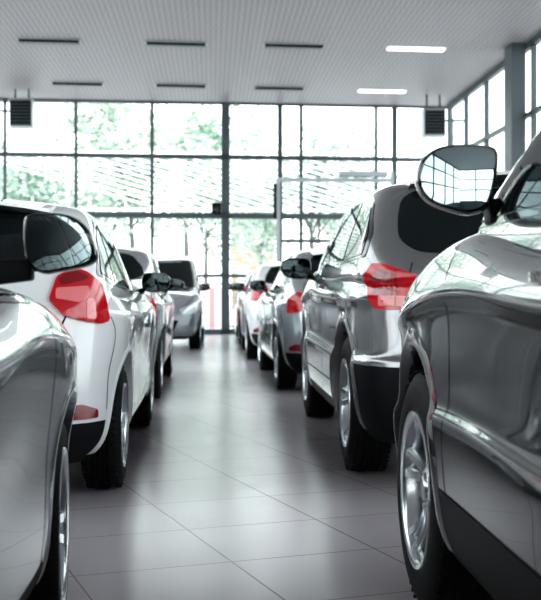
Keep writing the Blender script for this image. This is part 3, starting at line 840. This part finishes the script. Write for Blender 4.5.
# right wall
yr = [25.75, 24.0, 22.2, 20.6, 18.9, 17.2, 15.5, 13.8, 12.0, 9.5, 7, 4.5, 2, -.5, -3, -6, -9, -12, -15, -17.5, -20]
for a, b in zip(yr, yr[1:]):
    glazed(n, Vector((XR, 0, 0)), Vector((0, 1, 0)), b, a, [(4.13, .075), (2.76, .10), (1.0, .06), (.05, .14), (5.34, .10)], .07); n += 1
yl = [25, 22, 19, 16, 13, 10, 7, 4, 1, -2, -5, -8, -11, -14, -17, -20]
for a, b in zip(yl, yl[1:]):
    glazed(n, Vector((XL, 0, 0)), Vector((0, 1, 0)), b, a, [(4.13, .075), (2.76, .10), (.5, .9), (5.34, .10)], .1); n += 1
xb = [XL, -3.2, -1, 1.2, 3.4, XR]
for a, b in zip(xb, xb[1:]):
    glazed(n, Vector((0, YB, 0)), Vector((1, 0, 0)), a, b, [(4.0, .09), (2.6, .12), (.6, 1.1), (5.34, .10)], .12); n += 1
# steel columns on the right wall
bm = bmesh.new(); box(bm, (XR - .18, 19.45, CZ / 2), (.26, .50, CZ)); bevel(bm, .01, 1); obj('trim_1', bm, M['steel'], kind='structure')
bm = bmesh.new(); box(bm, (XR - .18, 12.6, CZ / 2), (.26, .50, CZ)); bevel(bm, .01, 1); obj('trim_2', bm, M['steel'], kind='structure')

# ceiling slot fixtures
ln = [['first', 'second', 'third', 'fourth'][k] for k in range(4)]
for row, (pp, L) in enumerate([([(49, 40), (176, 43), (294, 45), (416, 47.5)], 1.06), ([(77.5, 83), (181, 85), (279, 87.5), (382, 90)], 1.06)]):
    for k, (px, py) in enumerate(pp):
        p = at_z(px, py, CZ)
        e = empty('ceiling_vent' if k < 3 else 'ceiling_light', (p.x, p.y, CZ), BANG)
        lit = k == 3
        bm = bmesh.new()
        for dy in (-.11, .11): box(bm, (0, dy, -.006), (L, .03, .016))
        for dx in (-L / 2, L / 2): box(bm, (dx, 0, -.006), (.03, .25, .016))
        obj('frame', bm, M['lsteel'], e)
        bm = bmesh.new(); box(bm, (0, 0, -.025), (L - .03, .17, .05))
        if lit: obj('diffuser', bm, mat('lit_diffuser', (.9, .9, .9), .5, emis=(1, 1, 1), es=1.5), e)
        else:
            obj('slot', bm, M['black'], e)
            bm = bmesh.new()
            for dy in (-.04, .0, .04): box(bm, (0, dy, -.05), (L - .04, .006, .012))
            obj('blade', bm, M['lsteel'], e)
        rn = ('front row of the ceiling, farther from the glass wall', 'back row of the ceiling, close to the glass wall')[row]
        tag(e, ('lit strip light at the right end of the ' if lit else 'dark slot vent, %s from left in the ' % ln[k]) + ('row nearer the camera', 'row closest to the glass wall')[row], 'light' if lit else 'vent', 'ceiling strip lights' if lit else 'ceiling slot vents')

# fan heaters with louvres
def heater(x0, y0, x1, y1, Y, label, back=False):
    a = at_y(x0, y0, Y); b = at_y(x1, y1, Y); c = (a + b) / 2; w, h = abs(b.x - a.x), abs(a.z - b.z)
    e = empty('fan_heater', (c.x, c.y, c.z)); tag(e, label, 'heater')
    bm = bmesh.new(); box(bm, (0, .2, 0), (w, .38, h)); bevel(bm, .012); obj('casing', bm, M['lsteel'], e)
    bm = bmesh.new(); box(bm, (0, -.002, 0), (w * .9, .03, h * .88)); obj('recess', bm, M['black'], e)
    for k in range(8):
        bm = bmesh.new(); box(bm, (0, -.03, -h * .40 + h * .8 * k / 7), (w * .88, .05, .012), 0, 0, math.radians(35)); obj('louvre_blade', bm, M['steel'], e)
    bm = bmesh.new(); s = -1 if x0 < 100 else 1
    bar(bm, (s * w * .5, .2, h * .1), (s * (w * .5 + .5), .2, h * .1), .05, .05); obj('bracket', bm, M['steel'], e)
    for q in (-1, 1):
        bm = bmesh.new(); bar(bm, (q * w * .3, .2, h / 2 - .01), (q * w * .3, .2, CZ - c.z), .04, .04); obj('hanging_rod', bm, M['steel'], e)
heater(9, 98, 32, 127, 24.0, 'grey louvred fan heater hanging under the ceiling at far left')
heater(424, 108, 446, 136, 24.2, 'grey louvred fan heater hanging in the far right corner')
# loudspeaker on the wide mullion
p = on_back(216.5); zc = HC + (HY - 209) * p.length / F
e = empty('loudspeaker', (p.x, p.y - .12, zc)); tag(e, 'small black loudspeaker fixed beside the widest mullion of the glass wall', 'speaker')
bm = bmesh.new(); box(bm, (0, 0, 0), (.22, .2, .27)); bevel(bm, .02); obj('cabinet', bm, M['black'], e)
bm = bmesh.new(); bmesh.ops.create_cone(bm, cap_ends=True, segments=24, radius1=.075, radius2=.06, depth=.02, matrix=Matrix.Translation((0, -.105, -.03)) @ Matrix.Rotation(PI / 2, 4, 'X')); obj('cone', bm, M['bgloss'], e)
bm = bmesh.new(); bar(bm, (0, .05, 0), (.22, .1, 0), .03, .03); obj('bracket', bm, M['steel'], e)
# sounder on the column
e = empty('alarm_sounder', (XR - .33, 19.6, 2.86)); tag(e, 'small red alarm sounder on the steel column of the right window wall', 'alarm')
bm = bmesh.new(); box(bm, (0, 0, 0), (.06, .2, .12)); bevel(bm, .015); obj('housing', bm, M['red'], e)
# entrance portal in front of the glass wall
Yp = 25.15
e = empty('entrance_portal', (at_y(278, 290, Yp).x, Yp, 0)); tag(e, 'pale metal doorway frame standing in front of the glass wall', 'doorway frame')
zx = lambda px, py: at_y(px, py, Yp)
x0 = zx(278, 290).x
bm = bmesh.new(); box(bm, (0, 0, zx(278, 179).z / 2), (.09, .09, zx(278, 179).z)); obj('post', bm, M['lsteel'], e)
xr = zx(392, 290).x - x0
bm = bmesh.new(); box(bm, (xr, 0, zx(392, 172).z / 2), (.07, .09, zx(392, 172).z)); obj('post', bm, M['lsteel'], e)
bm = bmesh.new(); box(bm, (xr / 2, 0, zx(300, 180).z), (xr, .12, .09)); obj('top_rail', bm, M['lsteel'], e)
for py, h in ((216, .09), (241, .08)):
    bm = bmesh.new(); box(bm, (xr / 2, 0, zx(300, py).z), (xr, .06, h)); obj('cross_rail', bm, M['steel'], e)
bm = bmesh.new(); za, zb_ = zx(0, 216).z, zx(0, 241).z; box(bm, (zx(319, 0).x - x0, 0, (za + zb_) / 2), (.05, .05, za - zb_)); obj('mullion', bm, M['steel'], e)
bm = bmesh.new(); za, zb_ = zx(0, 182).z, zx(0, 218).z; box(bm, (-.07, -.02, (za + zb_) / 2), (.07, .10, za - zb_)); bevel(bm, .01); obj('door_closer', bm, M['black'], e)
a = zx(338, 172.5); b = zx(387, 177)
e = empty('air_curtain', ((a.x + b.x) / 2, Yp - .08, (a.z + b.z) / 2)); tag(e, 'slim grey air curtain unit on top of the doorway frame', 'air curtain')
bm = bmesh.new(); box(bm, (0, 0, 0), (b.x - a.x, .22, .13)); bevel(bm, .03); obj('casing', bm, M['lsteel'], e)
bm = bmesh.new(); box(bm, (0, -.06, -.062), (b.x - a.x - .1, .06, .02)); obj('outlet_slot', bm, M['black'], e)

# ------------------------------------------------------------------ outside
leafm = [mat('hazed_leaves', (.36, .46, .39), .9), mat('hazed_light_leaves', (.42, .50, .43), .9)]  # haze outside is put into these pale leaf colours
barkm = mat('bark', (.12, .12, .11), .9)
def crown_mesh(seed, mt):
    rnd = random.Random(seed); bm = bmesh.new()
    blobs = [(Vector((rnd.uniform(-1.3, 1.3), rnd.uniform(-1, 1), rnd.uniform(-1.2, 1.6))), rnd.uniform(.8, 1.3)) for _ in range(11)]
    for c, r in blobs:
        for _ in range(200):
            v = Vector((rnd.gauss(0, 1), rnd.gauss(0, 1), rnd.gauss(0, 1))).normalized() * r * rnd.uniform(.6, 1.05) + c
            m = Matrix.Translation(v) @ Matrix.Rotation(rnd.uniform(0, 6), 4, 'Z') @ Matrix.Rotation(rnd.uniform(0, 6), 4, 'X')
            s = rnd.uniform(.08, .16)
            q = [m @ Vector(p) for p in ((-s, 0, 0), (0, -s * .6, 0), (s, 0, 0), (0, s * .6, 0))]
            bm.faces.new([bm.verts.new(p) for p in q])
    me = bpy.data.meshes.new('crown'); bm.to_mesh(me); bm.free(); me.materials.append(mt); return me
crowns = [crown_mesh(s, leafm[s % 2]) for s in (1, 2, 3)]
def trunk_mesh():
    bm = bmesh.new(); st = []
    for k in range(6):
        r = .16 - .02 * k; z = k * .9
        st.append([Vector((r * math.cos(a * PI / 4) + .05 * math.sin(k), r * math.sin(a * PI / 4), z)) for a in range(8)])
    rings(bm, st)
    for a in range(5):
        an = a * 1.26; bar(bm, (0, 0, 3.2 + .2 * a), (math.cos(an) * 1.3, math.sin(an) * 1.3, 4.8 + .2 * a), .07, .07)
    me = bpy.data.meshes.new('trunk'); bm.to_mesh(me); bm.free(); me.materials.append(barkm); return me
trunk = trunk_mesh()
spec = [(-10, 52, 1.0, 0, 'at the far left'), (36, 46, .9, 1, 'behind the left louvred heater'), (105, 60, 1.1, 2, 'left of centre, behind the second pane'), (132, 44, 1.15, 0, 'with a tall crown showing beside the third mullion'),
        (186, 50, 1.25, 1, 'left of the wide mullion with the tallest crown'), (206, 40, .8, 2, 'just left of the wide mullion'), (262, 58, .9, 0, 'just right of the wide mullion'), (312, 48, 1.05, 1, 'behind the doorway frame'),
        (342, 68, 1.1, 2, 'behind the air curtain unit'), (376, 44, .8, 0, 'behind the silver grey SUV roof'), (420, 56, .85, 1, 'under the far right heater')]
for px, Y, s, c, where in spec:
    p = at_y(px, 290, Y); e = empty('tree', (p.x, Y, -.2), px * .1); tag(e, 'pale leafy tree outside, ' + where, 'tree', 'trees outside')
    cr = link('crown', crowns[c], e); cr.location = (0, 0, 5.4 * s); cr.scale = (1.25 * s, 1.25 * s, 1.35 * s)
    t = link('trunk', trunk, e); t.scale = (s, s, s)
# added slats standing in for the ceiling reflected in the glass
cm = mat('white_slats', (.85, .86, .87), .6)
e = empty('slat_reflection', (0, 36, 0)); tag(e, 'long white slanting slats added outside to stand in for the ceiling reflected in the glass wall', 'reflection stand-in')
bm = bmesh.new()
xa, xb_ = at_y(-40, 0, 36).x, at_y(440, 0, 36).x
x = xa
while x < xb_:
    bar(bm, (x, 0, 5.5), (x + 6.4, 0, 3.7), .03, .04); x += .62
o = obj('slats', bm, cm, e); 
for z in (5.5, 3.65):
    bm = bmesh.new(); bar(bm, (xa, 0, z), (xb_ + 5, 0, z), .07, .07); obj('beam', bm, cm, e)
for k in range(7):
    bm = bmesh.new(); xx = xa + (xb_ + 5 - xa) * k / 6; bar(bm, (xx, 0.1, -.2), (xx, .1, 5.5), .09, .09); obj('post', bm, cm, e)
# fence
fm = mat('fence_pale_blue', (.14, .18, .20), .6)
e = empty('picket_fence', (0, 31, -.2)); tag(e, 'pale blue-grey metal picket fence outside the glass wall', 'fence')
bm = bmesh.new(); x = at_y(-20, 0, 31).x; x1 = at_y(470, 0, 31).x; x00 = x
while x < x1:
    box(bm, (x, 0, .75), (.035, .03, 1.5)); x += .16
obj('pickets', bm, fm, e)
bm = bmesh.new()
for z in (.2, 1.4): box(bm, ((x00 + x1) / 2, 0, z), (x1 - x00, .05, .06))
obj('rail', bm, fm, e)
# red and white barrier
e = empty('road_barrier', (at_y(212, 0, 29.5).x, 29.5, -.2)); tag(e, 'pink and white striped barrier panel outside, left of the wide mullion', 'barrier')
bm = bmesh.new()
for k in range(5): box(bm, (-.32 + .16 * k, 0, .75), (.16, .06, 1.1), mi=k % 2)
obj('panel', bm, [mat('barrier_red', (.6, .28, .28), .6), cm], e)
bm = bmesh.new(); box(bm, (-.3, 0, .1), (.1, .4, .2)); box(bm, (.3, 0, .1), (.1, .4, .2)); obj('foot', bm, cm, e)
# beige building
p = at_y(252, 290, 70)
e = empty('building', (p.x, 70, -.2)); tag(e, 'pale beige building in the haze beyond the trees, right of the wide mullion', 'building')
bm = bmesh.new(); box(bm, (0, 0, 4), (2.6, 4, 8)); obj('wall', bm, mat('beige_render', (.30, .22, .16), .8), e)
bm = bmesh.new(); box(bm, (0, 0, 8.2), (3.0, 4.4, .4)); obj('roof', bm, mat('roof_grey', (.6, .6, .6), .8), e)
for a in (-.65, .65):
    for z in (2.2, 4.6, 6.6):
        bm = bmesh.new(); box(bm, (a, -2.01, z), (.7, .06, 1.1)); obj('window', bm, mat('window_dull', (.5, .56, .58), .3), e)

# ------------------------------------------------------------------ light
w = bpy.data.worlds.new('world'); bpy.context.scene.world = w; w.use_nodes = True
nt = w.node_tree; bg = nt.nodes['Background']
tc = nt.nodes.new('ShaderNodeTexCoord'); sp = nt.nodes.new('ShaderNodeSeparateXYZ'); nt.links.new(tc.outputs['Generated'], sp.inputs[0])
cr = nt.nodes.new('ShaderNodeValToRGB'); nt.links.new(sp.outputs['Z'], cr.inputs[0])
cr.color_ramp.elements[0].position = 0; cr.color_ramp.elements[0].color = (.95, .97, .97, 1)
cr.color_ramp.elements[1].position = .5; cr.color_ramp.elements[1].color = (.88, .93, .97, 1)
nt.links.new(cr.outputs[0], bg.inputs[0]); bg.inputs[1].default_value = 3.5
sl = bpy.data.lights.new('sun', 'SUN'); sl.energy = 3.5; sl.angle = math.radians(3); sl.color = (1, .98, .95)
so = link('sun', sl); so.rotation_euler = (math.radians(32), 0, math.radians(-12))
def area(loc, size, rot, power, col=(1, 1, 1)):
    l = bpy.data.lights.new('lamp', 'AREA'); l.shape = 'RECTANGLE'; l.size, l.size_y = size; l.energy = power; l.color = col
    o = link('lamp', l); o.location = loc; o.rotation_euler = rot; return o


sc = bpy.context.scene
sc.view_settings.view_transform = 'Standard'; sc.view_settings.look = 'Medium High Contrast'; sc.view_settings.exposure = 0.28; sc.view_settings.gamma = 1
sc.cycles.max_bounces = 8; sc.cycles.transparent_max_bounces = 12; sc.cycles.caustics_reflective = False
sc.cycles.use_denoising = True
